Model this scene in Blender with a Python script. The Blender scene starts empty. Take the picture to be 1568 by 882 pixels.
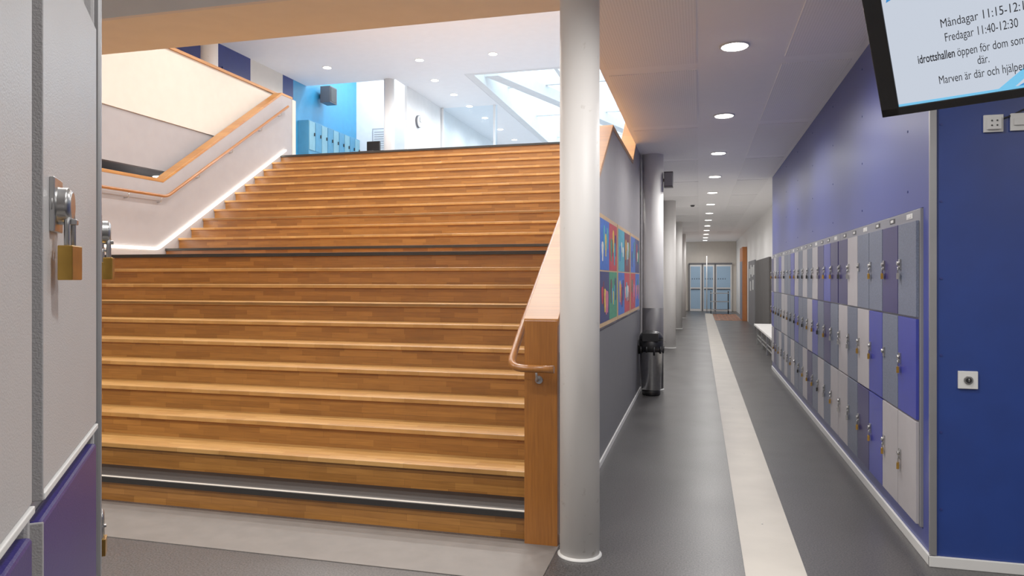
import bpy, bmesh, math, random
from mathutils import Vector, Matrix
random.seed(7)
S=bpy.context.scene
COL=S.collection

# ------------------------------------------------------------ materials
def lin(c):
    r=[]
    for v in c[:3]:
        v=v/255.0
        r.append(v/12.92 if v<=0.04045 else ((v+0.055)/1.055)**2.4)
    return (r[0],r[1],r[2],1.0)
def base(name):
    m=bpy.data.materials.new(name); m.use_nodes=True
    nt=m.node_tree; return m,nt,nt.nodes['Principled BSDF']
def pmat(name,c,rough=0.5,metal=0.0,var=0.06,nscale=6.0,bump=0.0,bscale=200.0,spec=0.5,c2=None):
    m,nt,b=base(name)
    N=nt.nodes; L=nt.links
    tc=N.new('ShaderNodeTexCoord'); no=N.new('ShaderNodeTexNoise')
    no.inputs['Scale'].default_value=nscale; no.inputs['Detail'].default_value=3
    L.new(tc.outputs['Object'],no.inputs['Vector'])
    cr=N.new('ShaderNodeValToRGB')
    a=lin(c); 
    if c2: bb=lin(c2)
    else: bb=tuple(min(1,x*(1+var)) for x in a[:3])+(1,)
    lo=a if c2 else tuple(x*(1-var) for x in a[:3])+(1,)
    cr.color_ramp.elements[0].position=0.35; cr.color_ramp.elements[0].color=lo
    cr.color_ramp.elements[1].position=0.65; cr.color_ramp.elements[1].color=bb
    L.new(no.outputs['Fac'],cr.inputs['Fac']); L.new(cr.outputs['Color'],b.inputs['Base Color'])
    b.inputs['Roughness'].default_value=rough; b.inputs['Metallic'].default_value=metal
    b.inputs['Specular IOR Level'].default_value=spec
    if bump>0:
        n2=N.new('ShaderNodeTexNoise'); n2.inputs['Scale'].default_value=bscale
        L.new(tc.outputs['Object'],n2.inputs['Vector'])
        bp=N.new('ShaderNodeBump'); bp.inputs['Strength'].default_value=bump; bp.inputs['Distance'].default_value=0.002
        L.new(n2.outputs['Fac'],bp.inputs['Height']); L.new(bp.outputs['Normal'],b.inputs['Normal'])
    return m
def emat(name,c,s):
    m,nt,b=base(name)
    b.inputs['Base Color'].default_value=lin(c)
    b.inputs['Emission Color'].default_value=lin(c); b.inputs['Emission Strength'].default_value=s
    return m
def wood(name,ax,c1,c2,bw=0.34,bh=0.043,rough=0.38,off=0.0):
    m,nt,b=base(name); N=nt.nodes; L=nt.links
    tc=N.new('ShaderNodeTexCoord'); sp=N.new('ShaderNodeSeparateXYZ'); L.new(tc.outputs['Object'],sp.inputs[0])
    cb=N.new('ShaderNodeCombineXYZ')
    L.new(sp.outputs[ax[0]],cb.inputs[0]); L.new(sp.outputs[ax[1]],cb.inputs[1])
    mp=N.new('ShaderNodeMapping'); mp.inputs['Location'].default_value=(off,off*0.37,0)
    L.new(cb.outputs[0],mp.inputs[0])
    br=N.new('ShaderNodeTexBrick'); br.inputs['Scale'].default_value=1.0
    br.inputs['Brick Width'].default_value=bw; br.inputs['Row Height'].default_value=bh
    br.inputs['Mortar Size'].default_value=0.0007; br.inputs['Mortar Smooth'].default_value=0.3
    br.offset=0.37; br.squash=0.75; br.squash_frequency=3
    br.inputs['Color1'].default_value=lin(c1); br.inputs['Color2'].default_value=lin(c2)
    br.inputs['Mortar'].default_value=lin([v*0.75 for v in c2])
    L.new(mp.outputs[0],br.inputs['Vector'])
    m2=N.new('ShaderNodeMapping'); m2.inputs['Scale'].default_value=(4,70,1); L.new(cb.outputs[0],m2.inputs[0])
    no=N.new('ShaderNodeTexNoise'); no.inputs['Scale'].default_value=1.2; no.inputs['Detail'].default_value=5
    L.new(m2.outputs[0],no.inputs['Vector'])
    cr=N.new('ShaderNodeValToRGB'); cr.color_ramp.elements[0].color=(0.8,0.78,0.75,1); cr.color_ramp.elements[1].color=(1.12,1.12,1.12,1)
    cr.color_ramp.elements[0].position=0.3; cr.color_ramp.elements[1].position=0.7
    L.new(no.outputs['Fac'],cr.inputs['Fac'])
    mx=N.new('ShaderNodeMixRGB'); mx.blend_type='MULTIPLY'; mx.inputs[0].default_value=1
    L.new(br.outputs['Color'],mx.inputs[1]); L.new(cr.outputs['Color'],mx.inputs[2]); L.new(mx.outputs[0],b.inputs['Base Color'])
    b.inputs['Roughness'].default_value=rough
    return m

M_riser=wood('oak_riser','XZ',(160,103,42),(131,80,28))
M_tread=wood('oak_tread_lit','XY',(194,142,76),(172,119,56),bh=0.045)  # lighter than the riser oak: light falling on the treads is painted in
M_cap=wood('oak_cap','YZ',(182,124,56),(164,104,40),bw=3,bh=0.09)
M_panel=wood('oak_panel','ZX',(156,95,32),(142,82,26),bw=2.5,bh=0.2)
M_rail=wood('oak_rail','YX',(158,98,42),(144,86,34),bw=3,bh=0.3,rough=0.3)
M_black=pmat('black_rubber_nosing',(14,13,14),0.55,var=0.2,nscale=60)
M_blacktread=pmat('dark_rubber_tread',(24,21,21),0.6,var=0.25,nscale=140,spec=0.3)
M_white=pmat('white_paint',(232,230,228),0.6,var=0.02)
M_stripe=pmat('white_floor_stripe',(184,178,168),0.5,var=0.06,nscale=3,bump=0.1)
M_gray=pmat('grey_wall_paint',(150,146,149),0.55,var=0.03)
M_grayd=pmat('dark_grey_wall_paint',(94,94,99),0.5,var=0.03)
M_graycol=pmat('column_grey_skirt',(80,78,82),0.5,var=0.04)
M_warmw=pmat('warm_white_wall',(210,201,190),0.6,var=0.02)
M_beam=pmat('beam_bounce_cream',(246,234,214),0.6,var=0.02)  # cream tint: warm bounce from the oak, put into the beam colour
M_beamw=pmat('beam_side_white',(228,224,220),0.6,var=0.02)
M_blue=pmat('blue_wall_paint',(44,56,134),0.36,var=0.05,nscale=1.5,spec=0.6)
M_blue2=pmat('deep_blue_wall_paint',(16,44,116),0.45,var=0.06,nscale=5)
M_darkblue=pmat('navy_wall_paint',(24,36,104),0.5)
M_cyan=pmat('cyan_wall_paint',(40,136,188),0.45,var=0.04)
M_concrete=pmat('light_grey_lino',(102,97,93),0.45,var=0.08,nscale=8,bump=0.1)
M_metal=pmat('brushed_steel',(180,180,180),0.28,1.0,var=0.06,nscale=30)
M_alu=pmat('aluminium_edge',(170,170,172),0.35,0.8,var=0.04)
M_brass=pmat('brass',(186,142,66),0.3,1.0,var=0.12,nscale=40)
M_dark=pmat('dark_plastic',(16,16,18),0.4,var=0.1)
M_plast=pmat('white_plastic',(214,214,212),0.4,var=0.02)
M_lframe=pmat('locker_frame_grey',(116,117,126),0.4,var=0.04)
M_lgray=pmat('locker_door_grey',(92,100,120),0.45,var=0.2,nscale=130)
M_llight=pmat('locker_door_light',(166,162,166),0.45,var=0.03,nscale=10)
M_lblue=pmat('locker_door_blue',(46,54,148),0.38,var=0.05,nscale=10)
M_lpurple=pmat('locker_door_purple',(42,38,90),0.4,var=0.05,nscale=10)
M_near=pmat('locker_near_grey',(154,152,153),0.4,var=0.02,bump=0.25,bscale=500)
M_neardoor=pmat('locker_near_door',(174,172,172),0.4,var=0.03,nscale=5,bump=0.25,bscale=500)
M_nearp=pmat('locker_near_purple',(32,24,96),0.4,var=0.05,bump=0.2,bscale=400)
M_lamp=emat('lamp_diffuser',(255,248,238),9.0)
M_led=emat('led_strip_light',(255,244,226),4.5)
M_doorglass=emat('frosted_door_glass',(130,158,184),0.10)
M_orange=pmat('orange_wood_door',(176,102,48),0.5)

def floor_mat():
    m,nt,b=base('speckled_grey_linoleum'); N=nt.nodes; L=nt.links
    tc=N.new('ShaderNodeTexCoord')
    n1=N.new('ShaderNodeTexNoise'); n1.inputs['Scale'].default_value=110; n1.inputs['Detail'].default_value=3
    n2=N.new('ShaderNodeTexNoise'); n2.inputs['Scale'].default_value=1.6; n2.inputs['Detail'].default_value=6
    for n in (n1,n2): L.new(tc.outputs['Object'],n.inputs['Vector'])
    c1=N.new('ShaderNodeValToRGB'); c1.color_ramp.elements[0].position=0.38; c1.color_ramp.elements[1].position=0.64
    c1.color_ramp.elements[0].color=lin((28,27,28)); c1.color_ramp.elements[1].color=lin((78,76,76))
    L.new(n1.outputs['Fac'],c1.inputs['Fac'])
    c2=N.new('ShaderNodeValToRGB'); c2.color_ramp.elements[0].color=(0.82,0.82,0.83,1); c2.color_ramp.elements[1].color=(1.12,1.12,1.12,1)
    L.new(n2.outputs['Fac'],c2.inputs['Fac'])
    mx=N.new('ShaderNodeMixRGB'); mx.blend_type='MULTIPLY'; mx.inputs[0].default_value=1
    L.new(c1.outputs[0],mx.inputs[1]); L.new(c2.outputs[0],mx.inputs[2]); L.new(mx.outputs[0],b.inputs['Base Color'])
    mr=N.new('ShaderNodeMapRange'); mr.inputs['To Min'].default_value=0.26; mr.inputs['To Max'].default_value=0.42
    L.new(n2.outputs['Fac'],mr.inputs['Value']); L.new(mr.outputs[0],b.inputs['Roughness'])
    return m
M_floor=floor_mat()
def perf_mat(name,c):
    m,nt,b=base(name); N=nt.nodes; L=nt.links
    tc=N.new('ShaderNodeTexCoord'); mp=N.new('ShaderNodeMapping'); mp.inputs['Scale'].default_value=(55,55,55)
    L.new(tc.outputs['Object'],mp.inputs[0])
    fr=N.new('ShaderNodeVectorMath'); fr.operation='FRACTION'; L.new(mp.outputs[0],fr.inputs[0])
    su=N.new('ShaderNodeVectorMath'); su.operation='SUBTRACT'; su.inputs[1].default_value=(0.5,0.5,0.5); L.new(fr.outputs[0],su.inputs[0])
    ml=N.new('ShaderNodeVectorMath'); ml.operation='MULTIPLY'; ml.inputs[1].default_value=(1,1,0); L.new(su.outputs[0],ml.inputs[0])
    ln=N.new('ShaderNodeVectorMath'); ln.operation='LENGTH'; L.new(ml.outputs[0],ln.inputs[0])
    cr=N.new('ShaderNodeValToRGB'); cr.color_ramp.elements[0].position=0.18; cr.color_ramp.elements[1].position=0.3
    a=lin(c); cr.color_ramp.elements[0].color=tuple(x*0.78 for x in a[:3])+(1,); cr.color_ramp.elements[1].color=a
    L.new(ln.outputs['Value'],cr.inputs['Fac']); L.new(cr.outputs[0],b.inputs['Base Color']); b.inputs['Roughness'].default_value=0.7
    return m
M_perf=perf_mat('perforated_ceiling_tile',(248,246,246))
M_ceil=pmat('ceiling_paint',(250,248,248),0.7,var=0.01)
def column_mat():
    m,nt,b=base('scuffed_white_column'); N=nt.nodes; L=nt.links
    tc=N.new('ShaderNodeTexCoord'); no=N.new('ShaderNodeTexNoise'); no.inputs['Scale'].default_value=16; no.inputs['Detail'].default_value=6
    L.new(tc.outputs['Object'],no.inputs['Vector'])
    sp=N.new('ShaderNodeSeparateXYZ'); L.new(tc.outputs['Object'],sp.inputs[0])
    mr=N.new('ShaderNodeMapRange'); mr.inputs['From Min'].default_value=0; mr.inputs['From Max'].default_value=0.7
    mr.inputs['To Min'].default_value=0.06; mr.inputs['To Max'].default_value=0.0; L.new(sp.outputs['Z'],mr.inputs['Value'])
    ad=N.new('ShaderNodeMath'); ad.operation='ADD'; L.new(no.outputs['Fac'],ad.inputs[0]); L.new(mr.outputs[0],ad.inputs[1])
    cr=N.new('ShaderNodeValToRGB'); cr.color_ramp.elements[0].position=0.69; cr.color_ramp.elements[0].color=lin((230,227,224))
    cr.color_ramp.elements[1].position=0.8; cr.color_ramp.elements[1].color=lin((190,182,174))
    L.new(ad.outputs[0],cr.inputs['Fac']); L.new(cr.outputs[0],b.inputs['Base Color']); b.inputs['Roughness'].default_value=0.5
    bp=N.new('ShaderNodeBump'); bp.inputs['Strength'].default_value=0.15; bp.inputs['Distance'].default_value=0.003
    L.new(no.outputs['Fac'],bp.inputs['Height']); L.new(bp.outputs[0],b.inputs['Normal'])
    return m
M_col=column_mat()
def glass_mat():
    m=bpy.data.materials.new('clear_glass'); m.use_nodes=True; nt=m.node_tree; N=nt.nodes; L=nt.links
    N.remove(N['Principled BSDF']); o=N['Material Output']
    t=N.new('ShaderNodeBsdfTransparent'); t.inputs[0].default_value=(0.92,0.97,1.0,1)
    g=N.new('ShaderNodeBsdfGlossy'); g.inputs['Roughness'].default_value=0.05
    f=N.new('ShaderNodeLayerWeight'); f.inputs[0].default_value=0.25
    mr=N.new('ShaderNodeMath'); mr.operation='MULTIPLY'; mr.inputs[1].default_value=0.12; L.new(f.outputs['Fresnel'],mr.inputs[0])
    mx=N.new('ShaderNodeMixShader'); L.new(mr.outputs[0],mx.inputs[0]); L.new(t.outputs[0],mx.inputs[1]); L.new(g.outputs[0],mx.inputs[2])
    L.new(mx.outputs[0],o.inputs[0]); return m
M_glass=glass_mat()

# ------------------------------------------------------------ mesh builder
class MB:
    def __init__(s,name,mats,M=None):
        s.name=name; s.mats=mats; s.bm=bmesh.new(); s.M=M or Matrix.Identity(4)
    def mi(s,m):
        if m not in s.mats: s.mats.append(m)
        return s.mats.index(m)
    def box(s,lo,hi,m):
        i=s.mi(m); x0,y0,z0=lo; x1,y1,z1=hi
        if x0>x1:x0,x1=x1,x0
        if y0>y1:y0,y1=y1,y0
        if z0>z1:z0,z1=z1,z0
        v=[s.bm.verts.new(s.M@Vector(p)) for p in [(x0,y0,z0),(x1,y0,z0),(x1,y1,z0),(x0,y1,z0),(x0,y0,z1),(x1,y0,z1),(x1,y1,z1),(x0,y1,z1)]]
        for f in [(0,3,2,1),(4,5,6,7),(0,1,5,4),(1,2,6,5),(2,3,7,6),(3,0,4,7)]:
            fc=s.bm.faces.new([v[k] for k in f]); fc.material_index=i
        return s
    def prism(s,poly,x0,x1,m,axis='X'):
        i=s.mi(m)
        def P(a,b,c):
            return Vector((c,a,b)) if axis=='X' else Vector((a,c,b)) if axis=='Y' else Vector((a,b,c))
        A=[s.bm.verts.new(s.M@P(a,b,x0)) for a,b in poly]; B=[s.bm.verts.new(s.M@P(a,b,x1)) for a,b in poly]
        n=len(poly); fs=[s.bm.faces.new(A),s.bm.faces.new(B[::-1])]
        for k in range(n): fs.append(s.bm.faces.new([A[k],B[k],B[(k+1)%n],A[(k+1)%n]]))
        for f in fs: f.material_index=i
        bmesh.ops.recalc_face_normals(s.bm,faces=fs)
        return s
    def lathe(s,prof,c,m,seg=40,sx=1,sy=1,axis='Z'):
        i=s.mi(m); rings=[]
        for r,z in prof:
            ring=[]
            for k in range(seg):
                a=2*math.pi*k/seg; p=(r*math.cos(a)*sx,r*math.sin(a)*sy,z)
                if axis=='Y': p=(p[0],p[2],p[1])
                if axis=='X': p=(p[2],p[0],p[1])
                ring.append(s.bm.verts.new(s.M@(Vector(c)+Vector(p))))
            rings.append(ring)
        fs=[]
        for a,b in zip(rings,rings[1:]):
            for k in range(seg):
                f=s.bm.faces.new([a[k],a[(k+1)%seg],b[(k+1)%seg],b[k]]); f.smooth=True; fs.append(f)
        fs.append(s.bm.faces.new(rings[0][::-1])); fs.append(s.bm.faces.new(rings[-1]))
        for f in fs: f.material_index=i
        bmesh.ops.recalc_face_normals(s.bm,faces=fs)
        return s
    def tube(s,pts,r,m,seg=12):
        i=s.mi(m); pts=[Vector(p) for p in pts]; rings=[]; up0=None
        for k,p in enumerate(pts):
            d=(pts[min(k+1,len(pts)-1)]-pts[max(k-1,0)]).normalized()
            if up0 is None:
                up0=Vector((0,0,1)) if abs(d.z)<0.9 else Vector((1,0,0))
            a=(up0-d*up0.dot(d)).normalized(); up0=a; b=d.cross(a)
            rings.append([s.bm.verts.new(s.M@(p+a*r*math.cos(2*math.pi*j/seg)+b*r*math.sin(2*math.pi*j/seg))) for j in range(seg)])
        fs=[]
        for a,b in zip(rings,rings[1:]):
            for k in range(seg):
                f=s.bm.faces.new([a[k],a[(k+1)%seg],b[(k+1)%seg],b[k]]); f.smooth=True; fs.append(f)
        fs.append(s.bm.faces.new(rings[0][::-1])); fs.append(s.bm.faces.new(rings[-1]))
        for f in fs: f.material_index=i
        bmesh.ops.recalc_face_normals(s.bm,faces=fs)
        return s
    def done(s,bevel=0,parent=None):
        me=bpy.data.meshes.new(s.name); s.bm.to_mesh(me); s.bm.free()
        for m in s.mats: me.materials.append(m)
        o=bpy.data.objects.new(s.name,me); COL.objects.link(o)
        if bevel:
            b=o.modifiers.new('bevel','BEVEL'); b.width=bevel; b.segments=2; b.limit_method='ANGLE'; b.angle_limit=math.radians(50)
            b.harden_normals=False
        if parent: o.parent=parent
        return o
def box(name,lo,hi,m,bevel=0,parent=None):
    return MB(name,[]).box(lo,hi,m).done(bevel,parent)
def empty(name,loc=(0,0,0)):
    e=bpy.data.objects.new(name,None); COL.objects.link(e); e.empty_display_size=0.1; e.location=(0,0,0)
    return e
def smooth_path(pts,n=6,rad=0.08):
    out=[Vector(pts[0])]
    for a,b,c in zip(pts,pts[1:],pts[2:]):
        a,b,c=Vector(a),Vector(b),Vector(c)
        p=b+(a-b).normalized()*rad; q=b+(c-b).normalized()*rad
        for k in range(n+1):
            t=k/n; out.append(p*(1-t)**2+b*2*t*(1-t)+q*t*t)
    out.append(Vector(pts[-1])); return out

CZ=3.17   # corridor ceiling
UZ=3.74   # upper floor
UC=6.30   # upper ceiling
XL=-7.40; XR=-0.95; XW=-0.77; WR=1.17

# ------------------------------------------------------------ shell
box('floor',(-9.7,-3.2,-0.2),(6.2,34.3,0.0),M_floor)
box('floor_light_band',(-9.4,3.42,0.0),(-0.76,3.955,0.004),M_concrete)
fs_=MB('floor_stripe',[])
fs_.box((0.225,-3.0,0.0),(0.525,31.5,0.004),M_stripe)
for y in (2.9,4.6,6.4,8.6): fs_.lathe([(0.005,0.004),(0.005,0.006)],(0.37,y,0),M_metal,12)
fs_.done()

box('ceiling',(XW,-3.0,CZ),(6.0,34.0,CZ+0.2),M_ceil)
pm=MB('ceiling_perforated_panels',[])
for i in range(13):
    y=-1.0+2.27*i-0.04
    pm.box((XW+0.05,y+0.15,CZ-0.006),(-0.02,y+2.27-0.05,CZ),M_perf)
    pm.box((0.62,y+0.15,CZ-0.006),(WR-0.05,y+2.27-0.05,CZ),M_perf)
pm.done()
box('ceiling_lobby',(-9.5,-3.0,3.45),(XW,3.78,3.65),M_ceil)
bm_=MB('ceiling_beam',[]); bm_.box((-9.5,3.825,CZ),(XW,4.40,UC),M_beam); bm_.box((-9.5,3.79,CZ),(XW,3.825,3.65),M_beamw); bm_.done()
box('ceiling_upper',(-9.5,4.40,UC),(3.0,16.0,UC+0.2),M_ceil)
box('ceiling_upper_strip',(-7.1,16.0,UC),(-5.36,30.0,UC+0.2),M_ceil)
box('ceiling_hall_high',(-9.5,16.0,8.0),(-7.1,30.0,8.2),M_white)
box('wall_header_hall',(-9.5,15.9,UC+0.2),(-7.1,16.0,8.0),M_white)
# walls
box('wall_back_lobby',(-9.7,-3.2,0),(6.2,-3.0,3.65),M_white)
box('wall_lobby_right',(6.0,-3.0,0),(6.2,4.2,3.4),M_white)
wl=MB('wall_left',[])
wl.box((-9.7,-3.0,0),(-9.5,10.5,8.2),M_warmw); wl.box((-9.7,10.5,0),(-9.5,13.7,8.2),M_darkblue)
wl.box((-9.7,13.7,0),(-9.5,14.95,8.2),M_warmw); wl.box((-9.7,14.95,0),(-9.5,15.4,8.2),M_darkblue)
wl.box((-9.7,15.4,0),(-9.5,18.7,8.2),M_cyan); wl.box((-9.7,18.7,0),(-9.5,30.2,8.2),M_white); wl.done()
box('wall_hall_back',(-9.5,18.7,UZ),(-7.1,18.9,8.0),M_white)
box('wall_hall_partition',(-7.12,16.6,UZ),(-7.05,30,8.0),M_white)
box('wall_upper_end',(-9.5,30.0,UZ),(3.2,30.2,8.2),M_white)
box('wall_upper_right',(3.0,4.4,CZ+0.2),(3.2,30.0,8.2),M_white)
box('floor_upper',(-9.5,11.80,3.37),(3.0,30.0,UZ),M_gray)
box('floor_upper_right',(XW,4.4,CZ+0.2),(3.0,11.8,UZ),M_gray)
wr=MB('wall_right',[])
wr.box((WR,4.18,0),(1.62,4.30,CZ),M_blue)
wr.box((WR,4.30,0),(1.62,12.46,0.145),M_blue)
wr.box((WR,4.30,1.885),(1.62,12.46,CZ),M_blue)
wr.box((WR,12.46,0),(1.62,12.56,CZ),M_blue)
wr.done()
box('wall_front_blue',(WR+0.002,4.165,0),(6.0,4.179,CZ),M_blue2)
box('wall_front_core',(1.62,4.18,0),(6.0,4.5,CZ),M_white)
box('trim_corner_strip',(WR-0.012,4.150,0.06),(WR+0.022,4.165,2.48),M_alu,0.002)
sc=MB('trim_wall_screws',[])
for z in (0.3,0.7,1.1,1.5,1.9,2.3):
    for x in (1.215,2.4): sc.lathe([(0.006,0),(0.006,0.003)],(x,4.161,z),M_darkblue,12,axis='Y')
for y in (4.6,5.8,7.0,8.2,9.4,10.6):
    for z in (2.0,2.35,2.7,3.05): sc.lathe([(0.007,0),(0.007,0.003)],(WR-0.003,y,z),M_darkblue,10,axis='X')
sc.done()
box('baseboard_right',(WR-0.014,4.15,0),(WR,12.56,0.055),M_plast,0.003)
box('baseboard_front',(WR-0.014,4.148,0),(6.0,4.165,0.055),M_plast,0.003)
fw=MB('wall_right_far',[])
fw.box((1.62,12.56,0),(1.8,34,CZ),M_white); fw.done()
box('wall_left_far',(-0.945,9.95,0),(-0.85,34,CZ),M_white)
box('wall_corridor_end',(-1.05,34,0),(1.8,34.2,CZ),M_warmw)

# ------------------------------------------------------------ stairs
def stair(name,y0,z0,n,rise,run,xl,xr,last_depth=None,black=()):
    e=empty(name); rb=MB('risers',[]); tb=MB('treads',[])
    nb=MB('nosings',[])
    for k in range(1,n+1):
        yk=y0+(k-1)*run; z=z0+rise*k
        d=run if not(k==n and last_depth) else last_depth
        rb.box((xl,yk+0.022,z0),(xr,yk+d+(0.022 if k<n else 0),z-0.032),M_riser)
        mt=M_tread
        if k in black:
            nb.box((xl,yk-0.003,z-0.034),(xr,yk+0.06,z+0.002),M_black)
            tb.box((xl,yk+0.06,z-0.032),(xr,yk+d+(0.022 if k<n else 0),z),M_blacktread if (k==1 and z0==0) else mt)
            if k==1 and z0==0: nb.box((xl,yk+0.002,z+0.002),(xr,yk+0.026,z+0.005),M_stripe)
        else:
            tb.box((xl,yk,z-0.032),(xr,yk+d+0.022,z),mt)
    rb.done(0,e); tb.done(0.004,e); nb.done(0.002,e)
    return e
stair('staircase_lower',3.975,0.0,11,0.16,0.2615,XL,XR-0.002,last_depth=8.65-6.59,black=(1,11))
stair('staircase_upper',8.655,1.76,12,0.165,0.265,XL,XR-0.002,last_depth=0.225,black=(1,12))

def parapet_poly(off,y0=3.94):
    return [(y0,1.27+off),(6.60,2.91+off),(8.62,2.91+off),(11.62,4.90+off)]
e=empty('stair_parapet_right')
top=parapet_poly(-0.04,3.97)
MB('wall_body',[]).prism([(3.97,0.0)]+top+[(11.80,4.86),(11.80,0.0)],XR+0.001,XW-0.001,M_gray).done(0,e)
a=parapet_poly(0.0,3.94); b=parapet_poly(-0.045,3.94)
MB('cap',[]).prism(a+[(11.82,4.90),(11.82,4.855)]+b[::-1],XR-0.012,XW+0.006,M_cap).done(0.003,e)
MB('front_panel',[]).box((XR-0.006,3.925,0.0),(XW+0.004,3.97,1.262),M_panel).done(0.003,e)
MB('lower_dado',[]).prism([(3.97,0.0),(3.97,1.08),(9.72,1.08),(9.72,0.0)],XW,XW+0.003,M_grayd).done(0,e)
box('baseboard_left',(XW,3.99,0),(XW+0.014,9.68,0.05),M_plast,0.003)
e=empty('stair_parapet_left')
top=parapet_poly(-0.04,3.94)
MB('wall_body',[]).prism([(3.94,0.0)]+top+[(11.95,4.86),(11.95,0.0)],XL-0.16,XL-0.001,M_gray).done(0,e)
MB('cap',[]).prism(a+[(11.97,4.90),(11.97,4.855)]+b[::-1],XL-0.17,XL+0.002,M_cap).done(0.003,e)
rl=MB('handrail_left',[])
rp=[(XL+0.08,3.9,0.98),(XL+0.08,6.6,2.66),(XL+0.08,8.6,2.66),(XL+0.08,11.7,4.66)]
rl.tube(smooth_path(rp),0.022,M_rail)
for y in (7.0,7.9,8.5,9.3,10.1,10.9,11.5):
    z=2.66 if y<8.6 else 2.66+(y-8.6)*2/3.1
    rl.tube([(XL,y,z-0.09),(XL+0.06,y,z-0.09),(XL+0.08,y,z-0.02)],0.006,M_metal,8)
rl.done(0)
ld=MB('led_strip',[])
ld.tube(smooth_path([(XL+0.018,6.62,1.915),(XL+0.018,8.50,1.915),(XL+0.018,11.72,3.86)],4,0.05),0.017,M_led,8)
ld.done(0)

hr=empty('handrail_right')
h=MB('rail',[])
path=[(XR-0.075,6.5,2.62),(XR-0.075,4.15,1.20),(XR-0.075,3.85,1.00),(XW,3.85,1.00)]
h.tube(smooth_path(path,8,0.09),0.021,M_rail,16)
h.tube([(-0.87,3.925,0.93),(-0.87,3.87,0.93),(-0.87,3.85,0.985)],0.007,M_metal,8)
h.lathe([(0.022,0),(0.022,0.008)],(-0.87,3.917,0.93),M_metal,16,axis='Y')
for y in (4.6,5.5,6.3):
    z=1.2+(y-4.15)*1.42/2.35
    h.tube([(XR-0.006,y,z-0.09),(XR-0.06,y,z-0.09),(XR-0.075,y,z-0.02)],0.007,M_metal,8)
h.done(0,hr)

# upper gallery (left)
box('floor_gallery',(-9.5,4.40,3.09),(-7.80,11.80,UZ),M_grayd)
e=empty('gallery_parapet')
g=MB('wall_body',[]); g.box((-7.80,4.41,3.09),(-7.70,12.1,3.83),M_gray); g.box((-7.80,4.41,3.83),(-7.68,12.1,4.93),M_warmw)
g.box((-7.68,11.98,UZ),(XL-0.01,12.1,4.86),M_warmw); g.done(0,e)
g=MB('cap',[]); g.box((-7.83,4.41,4.93),(-7.65,12.12,4.975),M_cap); g.done(0.003,e)
box('wall_under_gallery',(-8.6,4.41,0),(-8.5,11.8,3.09),M_gray)

# ------------------------------------------------------------ columns
def column(x,y,z0,z1,r,skirt=0):
    c=MB('column',[])
    c.lathe([(r,z0),(r,z1)],(x,y,0),M_col if not skirt else M_white,48)
    if z0<0.01: c.lathe([(r+0.012,0.0),(r+0.012,0.004),(r+0.002,0.014)],(x,y,0),M_plast,48)
    if skirt: c.lathe([(r+0.002,0.015),(r+0.002,skirt)],(x,y,0),M_graycol,48)
    return c.done()
column(-0.63,3.86,0,CZ,0.108)
column(-0.61,9.86,0,CZ,0.14,1.10)
for y in (15.8,21.8,27.8): column(-0.62,y,0,CZ,0.13)
column(-7.26,16.0,UZ,UC,0.13)
column(-8.7,11.3,UZ,UC,0.15)

# ------------------------------------------------------------ padlock helper
def padlock(mb,o,w,d,s=1.0,body=M_brass,closed=True):
    w=Vector(w).normalized(); d=Vector(d).normalized(); up=Vector((0,0,1))
    old=mb.M
    F=Matrix.Identity(4)
    for r in range(3):
        F[r][0]=w[r]; F[r][1]=d[r]; F[r][2]=up[r]; F[r][3]=o[r]
    mb.M=old@F@Matrix.Scale(s,4)
    pts=[(-0.0105,0,-0.042),(-0.0105,0,-0.014)]+[(-0.0105*math.cos(a),0,-0.012+0.0105*math.sin(a)) for a in [math.pi*k/8 for k in range(1,8)]]+[(0.0105,0,-0.014),(0.0105,0,-0.042)]
    mb.tube(pts,0.0028,M_metal,8)
    mb.box((-0.017,-0.007,-0.072),(0.017,0.007,-0.036),body)
    mb.M=old

# ------------------------------------------------------------ wall locker banks
def locker_bank(y0,cols,w,pattern=None):
    e=empty('locker_bank')
    X=WR-0.012
    y1=y0+cols*w
    f=MB('carcass',[])
    f.box((X,y0-0.012,0.15),(1.55,y1+0.012,1.88),M_lframe)
    f.done(0.003,e)
    d=MB('doors',[]); hw=MB('hardware',[])
    rows=[(1.288,1.815),(0.728,1.276),(0.162,0.716)]
    cyc=[M_lgray,M_llight,M_lblue,M_lgray,M_lpurple,M_llight]
    for c in range(cols):
        ya=y0+c*w+0.007; yb=y0+(c+1)*w-0.007
        for r,(za,zb) in enumerate(rows):
            m=pattern[r][c] if pattern and c<len(pattern[r]) else random.choice(cyc)
            d.box((X-0.016,ya,za),(X-0.001,yb,zb),m)
            zl=(za+zb)/2-0.02; yl=yb-0.05
            hw.box((X-0.024,yl-0.018,zl+0.02),(X-0.015,yl+0.018,zl+0.08),M_metal)
            hw.lathe([(0.011,-0.004),(0.013,0.0),(0.013,0.008)],(X-0.032,yl,zl+0.055),M_metal,14,axis='X')
            if random.random()<0.9:
                padlock(hw,(X-0.030,yl,zl+0.035),(0.3,1,0),(1,-0.3,0),1.0,random.choice([M_brass,M_metal,M_dark,M_brass]))
        d.box((X-0.002,ya+0.12,1.835),(X-0.0005,ya+0.24,1.865),M_dark if c%3 else M_plast)
        hw.box((X-0.004,ya+0.15,1.842),(X-0.002,ya+0.21,1.858),M_plast)
    d.done(0.003,e); hw.done(0,e)
    return e
G,Lt,B,P=M_lgray,M_llight,M_lblue,M_lpurple
pat=[[G,P,G,G,Lt,P],[B,G,B,Lt,G,Lt],[Lt,Lt,B,P,G,Lt]]
locker_bank(4.325,6,0.375,pat)
pat2=[[P,B,P,Lt,G,Lt],[G,P,G,B,Lt,G],[Lt,G,Lt,G,P,Lt]]
locker_bank(6.605,8,0.36,pat2)
locker_bank(9.515,8,0.36,None)

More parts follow.
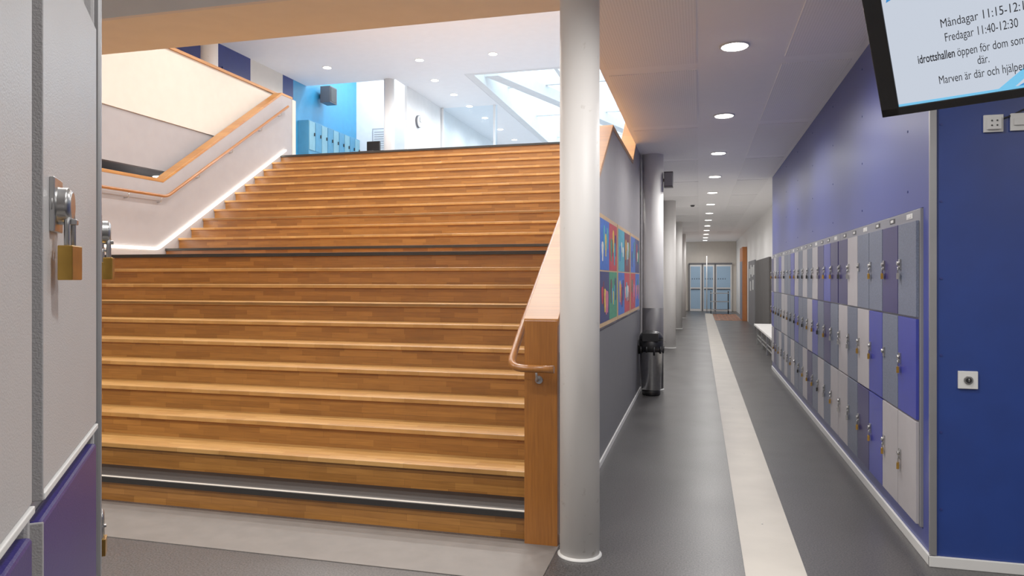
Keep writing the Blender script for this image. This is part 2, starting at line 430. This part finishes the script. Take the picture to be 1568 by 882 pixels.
# ------------------------------------------------------------ near lockers at left
def near_locker(o,ex,cols_u,hdr,m0,m1,locks):
    ex=Vector(ex).normalized(); n=Vector((ex.y,-ex.x,0)); 
    M=Matrix.Identity(4)
    for r in range(3):
        M[r][0]=ex[r]; M[r][1]=n[r]; M[r][2]=(0,0,1)[r]; M[r][3]=o[r]
    e=empty('locker_cabinet')
    u0=cols_u[0][0]-m0; u1=cols_u[-1][1]+m1
    c=MB('carcass',[],M); 
    c.box((u0,-0.50,0.06),(u1,-0.016,hdr),M_near)
    c.box((u0+0.02,-0.47,0.0),(u1-0.02,-0.04,0.06),M_dark)
    for (a,b) in cols_u:
        c.box((b+0.004,-0.02,0.09),(b+0.012,-0.004,hdr-0.01),M_near)
    c.box((u1-0.010,-0.02,0.06),(u1,0.002,hdr),M_alu)
    c.done(0.004,e)
    d=MB('doors',[],M); t=MB('edge_trims',[],M); h=MB('hardware',[],M)
    for ci,(a,b) in enumerate(cols_u):
        for r,(za,zb) in enumerate([(1.29,1.862),(0.705,1.262),(0.12,0.68)]):
            m=[M_neardoor,M_nearp,M_neardoor][r]
            d.box((a,-0.016,za),(b,0.0,zb),m)
            t.box((a,-0.015,za-0.007),(b,0.002,za),M_plast); 
            t.box((a-0.004,-0.015,za-0.007),(a,0.001,zb),M_near)
            if ci not in locks: 
                continue
            zl=[1.570,0.98,0.40][r]
            ul=a+0.052
            h.lathe([(0.023,0),(0.023,0.003),(0.019,0.005),(0.019,0.014),(0.014,0.018)],(ul,0.0,zl+0.006),M_metal,28,axis='Y')
            h.box((ul-0.022,0.0,zl-0.022),(ul+0.022,0.005,zl+0.034),M_metal)
            h.box((ul-0.006,0.0,zl-0.014),(ul+0.006,0.022,zl-0.008),M_metal)
            padlock(h,(ul,0.015,zl),(1,0.12,0),(-0.12,1,0),1.0)
    d.done(0.004,e); t.done(0.001,e); h.done(0.001,e)
    return e
near_locker((-0.6213,0.561,0),(-0.2219,0.288,0),[(-0.407,-0.043),(0.0,0.3636)],1.99,0.05,0.042,(1,))
th=math.radians(14.67); cs,sn=math.cos(th),math.sin(th)
def c2w(a,b,z=0): return Vector((a*cs-b*sn,a*sn+b*cs,z))
o2=c2w(-0.655,1.135); ed=c2w(-0.515,0.857)
near_locker(o2,ed,[(0.0,0.3636),(0.407,0.77)],1.99,0.025,0.05,(0,1))

# ------------------------------------------------------------ TV display
tv=empty('wall_display')
r_=c2w(0.7071,-0.7071); w_=c2w(-0.3475,-0.3475); w_.z=0.871; w_.normalize(); n_=r_.cross(w_)
P0=c2w(1.502,2.9,1.5+0.651)
TM=Matrix.Identity(4)
for i in range(3):
    TM[i][0]=r_[i]; TM[i][1]=w_[i]; TM[i][2]=n_[i]; TM[i][3]=P0[i]
def scr_mat():
    m,nt,b=base('display_screen')
    b.inputs['Base Color'].default_value=(0.02,0.02,0.02,1); b.inputs['Roughness'].default_value=0.25
    b.inputs['Emission Color'].default_value=lin((196,206,222)); b.inputs['Emission Strength'].default_value=0.64
    return m
M_scr=scr_mat(); M_txt=emat('display_text',(36,38,46),0.03); M_sw=emat('display_swoosh',(40,120,195),0.6); M_sw2=emat('display_swoosh_pale',(90,170,215),0.68)
t=MB('housing',[],TM); W,H=0.84,0.51
t.box((0,0,-0.055),(W,H,-0.006),M_dark); 
t.box((0,0,-0.006),(0.066,H,0.006),M_dark); t.box((W-0.066,0,-0.006),(W,H,0.006),M_dark)
t.box((0,0,-0.006),(W,0.034,0.006),M_dark); t.box((0,H-0.034,-0.006),(W,H,0.006),M_dark)
t.done(0.003,tv)
t=MB('screen',[],TM); t.box((0.064,0.032,-0.005),(W-0.064,H-0.032,0.0),M_scr); t.done(0,tv)
t=MB('graphics',[],TM)
t.box((0.066,0.034,0.0),(W-0.066,0.043,0.0012),M_sw2)
t.prism([(0.40,0.043),(0.50,0.12),(0.62,0.17),(W-0.07,0.18),(W-0.07,0.16),(0.60,0.13),(0.50,0.085),(0.45,0.043)],0.0,0.0012,M_sw2,'Z')
t.prism([(0.46,0.043),(0.55,0.09),(W-0.07,0.13),(W-0.07,0.043)],0.0,0.0016,M_sw,'Z')
t.prism([(0.08,0.44),(0.12,0.455),(0.16,0.475),(0.09,0.475)],0.0,0.0012,M_sw,'Z')
t.done(0,tv)
def text(s,x,y,size,width,bold=False):
    c=bpy.data.curves.new('text','FONT'); c.body=s; c.size=size; c.extrude=0.0004
    if bold: c.offset=0.0007
    o=bpy.data.objects.new('text',c); COL.objects.link(o); c.materials.append(M_txt)
    bpy.context.view_layer.update()
    sx=width/max(o.dimensions.x,1e-4)
    o.matrix_world=TM@Matrix.Translation((x,y,0.0022))@Matrix.Diagonal((sx,1,1,1)); o.parent=tv
text('Måndagar 11:15-12:15',0.245,0.305,0.045,0.27)
text('Fredagar 11:40-12:30',0.253,0.252,0.045,0.222)
text('idrottshallen',0.156,0.190,0.045,0.122,True)
text('öppen för dom som är',0.286,0.190,0.045,0.235)
text('där.',0.345,0.147,0.045,0.036)
text('Marven är där och hjälper er',0.215,0.098,0.045,0.30)
t=MB('ceiling_mount',[])
mc=TM@Vector((W*0.5,H*0.55,-0.05))
bk=mc-n_*0.08
t.tube([mc,bk,(bk.x,bk.y,CZ)],0.02,M_dark,12); t.lathe([(0.07,CZ-0.015),(0.07,CZ)],(bk.x,bk.y,0),M_dark,20); t.done(0,tv)

# ------------------------------------------------------------ sockets and key switch
def plate(name,x,z,s,kind):
    e=MB(name,[]); y=4.165
    e.box((x-s/2,y-0.012,z-s/2),(x+s/2,y,z+s/2),M_plast)
    if kind=='socket':
        e.box((x-s*0.36,y-0.024,z-s*0.36),(x+s*0.36,y-0.012,z+s*0.36),M_plast)
        for dx,dz in ((-.012,.012),(.012,.012),(-.012,-.012),(.012,-.012)):
            e.lathe([(0.0045,0),(0.0045,0.003)],(x+dx,y-0.027,z+dz),M_dark,10,axis='Y')
    elif kind=='key':
        e.lathe([(0.022,0),(0.022,0.006)],(x,y-0.018,z),M_metal,24,axis='Y')
        e.lathe([(0.014,0),(0.014,0.006)],(x,y-0.023,z),M_dark,20,axis='Y')
        e.box((x-0.003,y-0.028,z-0.008),(x+0.003,y-0.022,z+0.008),M_metal)
    else:
        e.box((x-s*0.35,y-0.02,z-s*0.2),(x+s*0.35,y-0.012,z+s*0.2),M_plast)
    return e.done(0.002)
plate('wall_socket',1.452,2.29,0.088,'socket'); plate('wall_junction_box',1.572,2.292,0.088,'box'); plate('key_switch',1.337,0.976,0.09,'key')
cb=MB('cable_wall',[]); cb.tube(smooth_path([(1.49,4.158,2.31),(1.53,4.158,2.325),(1.60,4.158,2.36),(1.9,4.158,2.36)],4,0.02),0.004,M_dark,8); cb.done()

# ------------------------------------------------------------ artworks on left wall
ART={k:pmat('art_'+k,c,0.5,var=0.15,nscale=25) for k,c in dict(red=(184,34,50),blue=(30,92,186),navy=(28,40,96),green=(40,134,98),yellow=(216,184,56),teal=(50,150,175),maroon=(96,26,48),white=(214,212,206),pink=(200,100,130)).items()}
M_artframe=pmat('art_frame_birch',(196,160,116),0.5,var=0.06)
def art(y0,y1,z0,z1,seed):
    rnd=random.Random(seed); e=MB('wall_artwork',[]); x=XW+0.002
    e.box((x,y0,z0),(x+0.02,y1,z1),M_artframe)
    ks=list(ART.keys()); b=0.035
    ym=(y0+y1)/2; zm=(z0+z1)/2
    cells=[(y0+b,ym-0.006,zm+0.006,z1-b),(ym+0.006,y1-b,zm+0.006,z1-b),(y0+b,ym-0.006,z0+b,zm-0.006),(ym+0.006,y1-b,z0+b,zm-0.006)]
    for i,(a,bb,c,d) in enumerate(cells):
        bg=[['blue','red','navy','green'],['teal','maroon','blue','red'],['blue','navy','red','blue']][seed%3][i]
        e.box((x+0.019,a,c),(x+0.022,bb,d),ART[bg])
        w=bb-a; hh=d-c
        nfig=rnd.randint(3,5)
        for j in range(nfig):
            col=ART[rnd.choice([k for k in ks if k!=bg])]
            cx=a+w*(0.15+0.7*(j+0.5)/nfig); cz=c+hh*rnd.uniform(0.35,0.65); r=w*rnd.uniform(0.05,0.09); hgt=hh*rnd.uniform(0.15,0.33)
            pts=[]
            for k in range(14):
                an=2*math.pi*k/14; pts.append((cx+r*math.cos(an)*(1+0.3*math.sin(3*an)),cz+hgt*math.sin(an)*(1+0.2*math.cos(2*an))))
            e.prism(pts,x+0.021,x+0.0235+0.0003*j,col,'X')
    return e.done()
art(5.52,6.76,1.11,2.01,0); art(6.82,8.04,1.11,2.01,1); art(8.10,9.32,1.11,2.01,2)

# ------------------------------------------------------------ trash bin
tb=MB('trash_bin',[]); c=(-0.60,9.36,0)
tb.lathe([(0.10,0.0),(0.115,0.01),(0.115,0.06),(0.11,0.07)],c,M_dark,40)
tb.lathe([(0.118,0.07),(0.125,0.08),(0.142,0.60),(0.146,0.605)],c,M_metal,48)
tb.lathe([(0.15,0.56),(0.153,0.62),(0.156,0.70),(0.148,0.71)],c,M_dark,48)
tb.lathe([(0.154,0.705),(0.15,0.75),(0.12,0.80),(0.06,0.825),(0.005,0.83)],c,M_dark,48)
tb.box((-0.70,9.20,0.70),(-0.50,9.26,0.80),M_dark)
for k in range(10):
    a=k*0.628; tb.tube([(c[0]+0.155*math.cos(a),c[1]+0.155*math.sin(a),0.63),(c[0]+0.15*math.cos(a),c[1]+0.15*math.sin(a),0.54+0.02*math.sin(k*2.1))],0.012,M_dark,6)
tb.done()
sp=MB('loudspeaker',[]); sp.box((-0.46,9.80,2.72),(-0.34,9.92,2.93),M_graycol); sp.box((-0.45,9.795,2.74),(-0.35,9.80,2.91),M_lframe); sp.box((-0.50,9.85,2.8),(-0.46,9.87,2.84),M_dark); sp.done(0.004)
sn_=MB('smoke_detector',[]); sn_.lathe([(0.05,CZ),(0.05,CZ-0.02),(0.035,CZ-0.045)],(-0.15,16.8,0),M_dark,20); sn_.done()

# ------------------------------------------------------------ far corridor
bn=MB('bench',[])
bn.box((1.22,13.3,0.41),(1.60,17.4,0.45),M_white)
for y in (13.5,14.7,15.9,17.1):
    bn.box((1.26,y,0.0),(1.30,y+0.04,0.41),M_metal); bn.box((1.52,y,0.0),(1.56,y+0.04,0.41),M_metal); bn.box((1.26,y,0.37),(1.56,y+0.04,0.41),M_metal)
bn.box((1.27,13.5,0.12),(1.29,17.1,0.14),M_metal); bn.box((1.27,13.5,0.2),(1.29,17.1,0.22),M_metal)
bn.done(0.003)
cp=MB('folding_partition',[]); M_cur=pmat('curtain_grey',(62,59,58),0.7,var=0.1,nscale=20)
for k in range(14):
    y=17.6+k*0.3; cp.box((1.56,y,0.0),(1.615,y+0.27,2.0),M_cur)
cp.done(0.006)
nbd=MB('notice_board',[]); nbd.box((1.585,22.3,0.0),(1.612,25.2,2.05),M_grayd)  # notice board, its dark panel extended down to the floor
for y,z in ((22.5,1.6),(23.1,1.55),(23.7,1.62),(24.3,1.5),(22.8,1.15),(23.9,1.1)): nbd.box((1.578,y,z),(1.586,y+0.35,z+0.3),M_plast)
nbd.done()
dr=MB('door_1',[]); dr.box((1.46,26.3,0),(1.61,27.9,2.6),M_orange); dr.box((1.45,26.45,0.02),(1.47,27.75,2.1),M_lgray); dr.box((1.44,26.5,1.0),(1.45,26.56,1.2),M_metal); dr.done(0.004)
dd=MB('door_2',[]); y=33.9
for a,b in ((-0.45,0.10),(0.14,0.66),(0.70,1.42)):
    dd.box((a,y,0),(b,y+0.06,2.12),M_white)
    dd.box((a+0.06,y-0.01,0.10),(b-0.06,y+0.0,1.0),M_doorglass); dd.box((a+0.06,y-0.01,1.08),(b-0.06,y,2.04),M_doorglass)
    dd.box((a+0.07,y-0.05,0.98),(b-0.07,y-0.03,1.02),M_dark)
    for q in range(4): dd.box((a+0.12+q*0.1,y-0.013,1.44),(a+0.15+q*0.1,y-0.01,1.5),M_dark)
    dd.box((a-0.03,y-0.02,0),(a+0.03,y+0.06,2.16),M_grayd)
dd.box((-0.47,y-0.02,2.12),(1.44,y+0.06,2.2),M_grayd); dd.done(0.004)
mt=MB('entrance_mat',[]); 
mt.box((0.55,26.5,0),(1.45,31.0,0.008),M_orange)
for i in range(6):
    for j in range(16):
        if (i+j)%2: mt.box((0.57+i*0.145,26.6+j*0.27,0.008),(0.57+i*0.145+0.13,26.6+j*0.27+0.25,0.011),M_cur)
mt.done()
tbk=MB('trolley_table',[])
for z in (0.15,0.5,0.85): tbk.box((0.45,31.2,z),(1.2,31.8,z+0.03),M_metal)
for x in (0.47,1.18):
    for yy in (31.22,31.78): tbk.tube([(x,yy,0.0),(x,yy,0.95)],0.015,M_dark,8)
tbk.done()
pc=MB('door_pull_pole',[]); pc.tube([(0.32,33.2,0),(0.32,33.2,2.5)],0.02,M_white,10); pc.done()

# ------------------------------------------------------------ upper hall things
lb=MB('upper_locker_row',[])
y=15.6; k=0
M_uc=pmat('upper_locker_blue',(60,134,176),0.4); M_uc2=pmat('upper_locker_pale',(110,164,186),0.4)
while y<18.3:
    lb.box((-9.495,y,UZ),(-9.2,y+0.30,5.36),M_uc)
    for z in (UZ+0.1,UZ+0.9): lb.box((-9.2,y+0.015,z),(-9.185,y+0.285,z+0.70),[M_uc,M_uc2,M_cyan,M_uc][k%4]); k+=1
    lb.box((-9.185,y+0.22,5.0),(-9.16,y+0.25,5.08),M_dark)
    y+=0.30
lb.done(0.003)
ls=MB('wall_loudspeaker',[]); ls.box((-9.40,16.50,6.0),(-9.12,16.86,6.42),M_graycol); ls.box((-9.12,16.53,6.03),(-9.11,16.83,6.39),M_dark); ls.box((-9.5,16.65,6.15),(-9.40,16.71,6.25),M_dark); ls.done(0.01)
nt_=MB('notice_sheets',[]); nt_.box((-9.0,18.68,5.1),(-8.5,18.70,5.75),M_gray); nt_.box((-8.97,18.675,5.13),(-8.53,18.68,5.72),M_plast); 
for q in range(8): nt_.box((-8.93,18.67,5.18+q*0.065),(-8.57,18.675,5.2+q*0.065),M_gray)
nt_.done()
ck=MB('wall_clock',[]); ck.lathe([(0.16,0),(0.16,0.05)],(-7.05,17.3,5.55),M_grayd,28,axis='X'); ck.lathe([(0.145,0.05),(0.145,0.055)],(-7.05,17.3,5.55),M_plast,28,axis='X')
ck.box((-6.994,17.29,5.55),(-6.99,17.31,5.66),M_dark); ck.box((-6.994,17.3,5.54),(-6.99,17.38,5.555),M_dark); ck.done()
wn=MB('window_1',[]); wn.box((-9.5,12.72,4.95),(-9.47,13.5,5.85),M_darkblue); wn.box((-9.475,12.78,5.0),(-9.465,13.44,5.78),pmat('dim_window_pane',(110,118,128),0.1)); wn.done()
ex=MB('exit_sign',[]); ex.box((-9.5,14.2,5.62),(-9.46,14.55,5.78),pmat('exit_sign_red',(190,50,44),0.5)); ex.done()
ps=MB('window_2',[])
for x in (-7.0,-5.48): ps.box((x-0.03,19.0,UZ),(x+0.03,19.06,UC-0.01),M_white)
ps.box((-7.0,19.0,UZ),(-5.4,19.06,UZ+0.08),M_white)
ps.box((-7.0,19.025,UZ),(-5.4,19.03,UC-0.01),M_glass); ps.done()
sk=MB('skylight',[])
sk.box((-5.35,16.01,UC),(-5.15,29.98,7.3),M_white)
sk.box((-5.15,16.01,UC),(2.98,16.15,7.3),M_white)
for y in (19.2,22.8,26.4,29.8): sk.box((-5.15,y,6.80),(2.98,y+0.12,7.05),M_white)
for x in (-3.6,-1.9,-0.2,1.5): sk.box((x,16.1,6.85),(x+0.10,29.98,7.05),M_white)
sk.prism([(-5.15,17.0),(-4.8,17.0),(-0.6,29.8),(-0.95,29.8)],6.5,6.80,M_white,'Z')
sk.box((-5.15,16.1,7.05),(2.98,29.98,7.06),M_glass)
sk.done()
oc=MB('office_chair',[]); cx,cy=-7.0,14.4
oc.box((cx-0.18,cy-0.2,UZ+0.45),(cx+0.18,cy+0.2,UZ+0.52),M_dark); oc.box((cx-0.16,cy+0.18,UZ+0.55),(cx+0.16,cy+0.23,UZ+0.80),M_dark)
oc.tube([(cx,cy,UZ+0.08),(cx,cy,UZ+0.46)],0.03,M_metal); 
for k in range(5):
    a=k*1.2566; oc.tube([(cx,cy,UZ+0.10),(cx+0.28*math.cos(a),cy+0.28*math.sin(a),UZ+0.018)],0.018,M_dark,8)
oc.tube([(cx,cy+0.2,UZ+0.48),(cx,cy+0.24,UZ+0.7)],0.02,M_dark,8)
oc.done(0.01)

# ------------------------------------------------------------ downlights
def downlight(x,y,z,power,col=(1,0.9,0.78),r=0.09,ang=172,mat=M_lamp,soft=0.09):
    e=empty('ceiling_downlight')
    m=MB('fixture',[])
    m.lathe([(r+0.016,z),(r+0.016,z-0.008),(r,z-0.010),(r,z-0.002)],(x,y,0),M_plast,32)
    m.done(0,e)
    m=MB('diffuser',[]); m.lathe([(r*0.98,z-0.011),(r*0.98,z-0.0125)],(x,y,0),mat,32); m.done(0,e)
    l=bpy.data.lights.new('lamp','SPOT'); l.energy=power; l.color=col; l.spot_size=math.radians(ang); l.spot_blend=0.9; l.shadow_soft_size=soft
    o=bpy.data.objects.new('lamp',l); COL.objects.link(o); o.location=(x,y,z-0.12); o.parent=e
WARM=(1.0,0.93,0.86); NEU=(1.0,0.965,0.935)
for i in range(-2,13):
    downlight(0.245,5.38+2.27*i,CZ,64 if i<7 else 38,NEU)
for x in (-1.9,-4.0,-6.1):  # unseen lobby lamps, added to light the stair risers
    for y in (0.2,2.3): downlight(x,y,3.45,90,WARM)
downlight(2.6,2.2,CZ,70,NEU); downlight(2.6,0.0,CZ,60,NEU)  # two more unseen lamps added on the lobby's right side
for y in (6.2,9.0,11.6):  # unseen lamp grid on the hidden upper ceiling, added to light the stairs
    for x in (-6.4,-4.3,-2.0): downlight(x,y,UC,230 if x>-6 else 110,WARM,soft=0.15)
for x in (-8.2,-5.95,-4.27,-2.3): downlight(x,14.7,UC,110,NEU)
for y in (16.3,17.7,19.0,20.5,22.2,24,26): downlight(-6.2,y,UC,50,(0.9,0.95,1.0))
for y in (17.0,18.0): downlight(-8.3,y,8.0,150,(0.8,0.92,1.0))  # unseen lamps added in the high hall, in place of cool skylight
for y in (6.6,9.4): downlight(-8.15,y,3.09,30,WARM)  # unseen lamps added to brighten the recess under the gallery

# ------------------------------------------------------------ world + camera
w=bpy.data.worlds.new('World'); S.world=w; w.use_nodes=True; N=w.node_tree.nodes; L=w.node_tree.links
bg=N['Background']; bg.inputs[0].default_value=(0.68,0.86,1.0,1); bg.inputs[1].default_value=3.2
cam=bpy.data.cameras.new('Camera'); co=bpy.data.objects.new('Camera',cam); COL.objects.link(co)
cam.sensor_width=36; cam.lens=36*1096/1568; cam.shift_y=-15/1568; cam.clip_start=0.02
co.location=(0,0,1.5); co.rotation_euler=(math.radians(90),0,th)
S.camera=co
S.view_settings.view_transform='Standard'
S.view_settings.exposure=0.46
S.view_settings.gamma=1.28
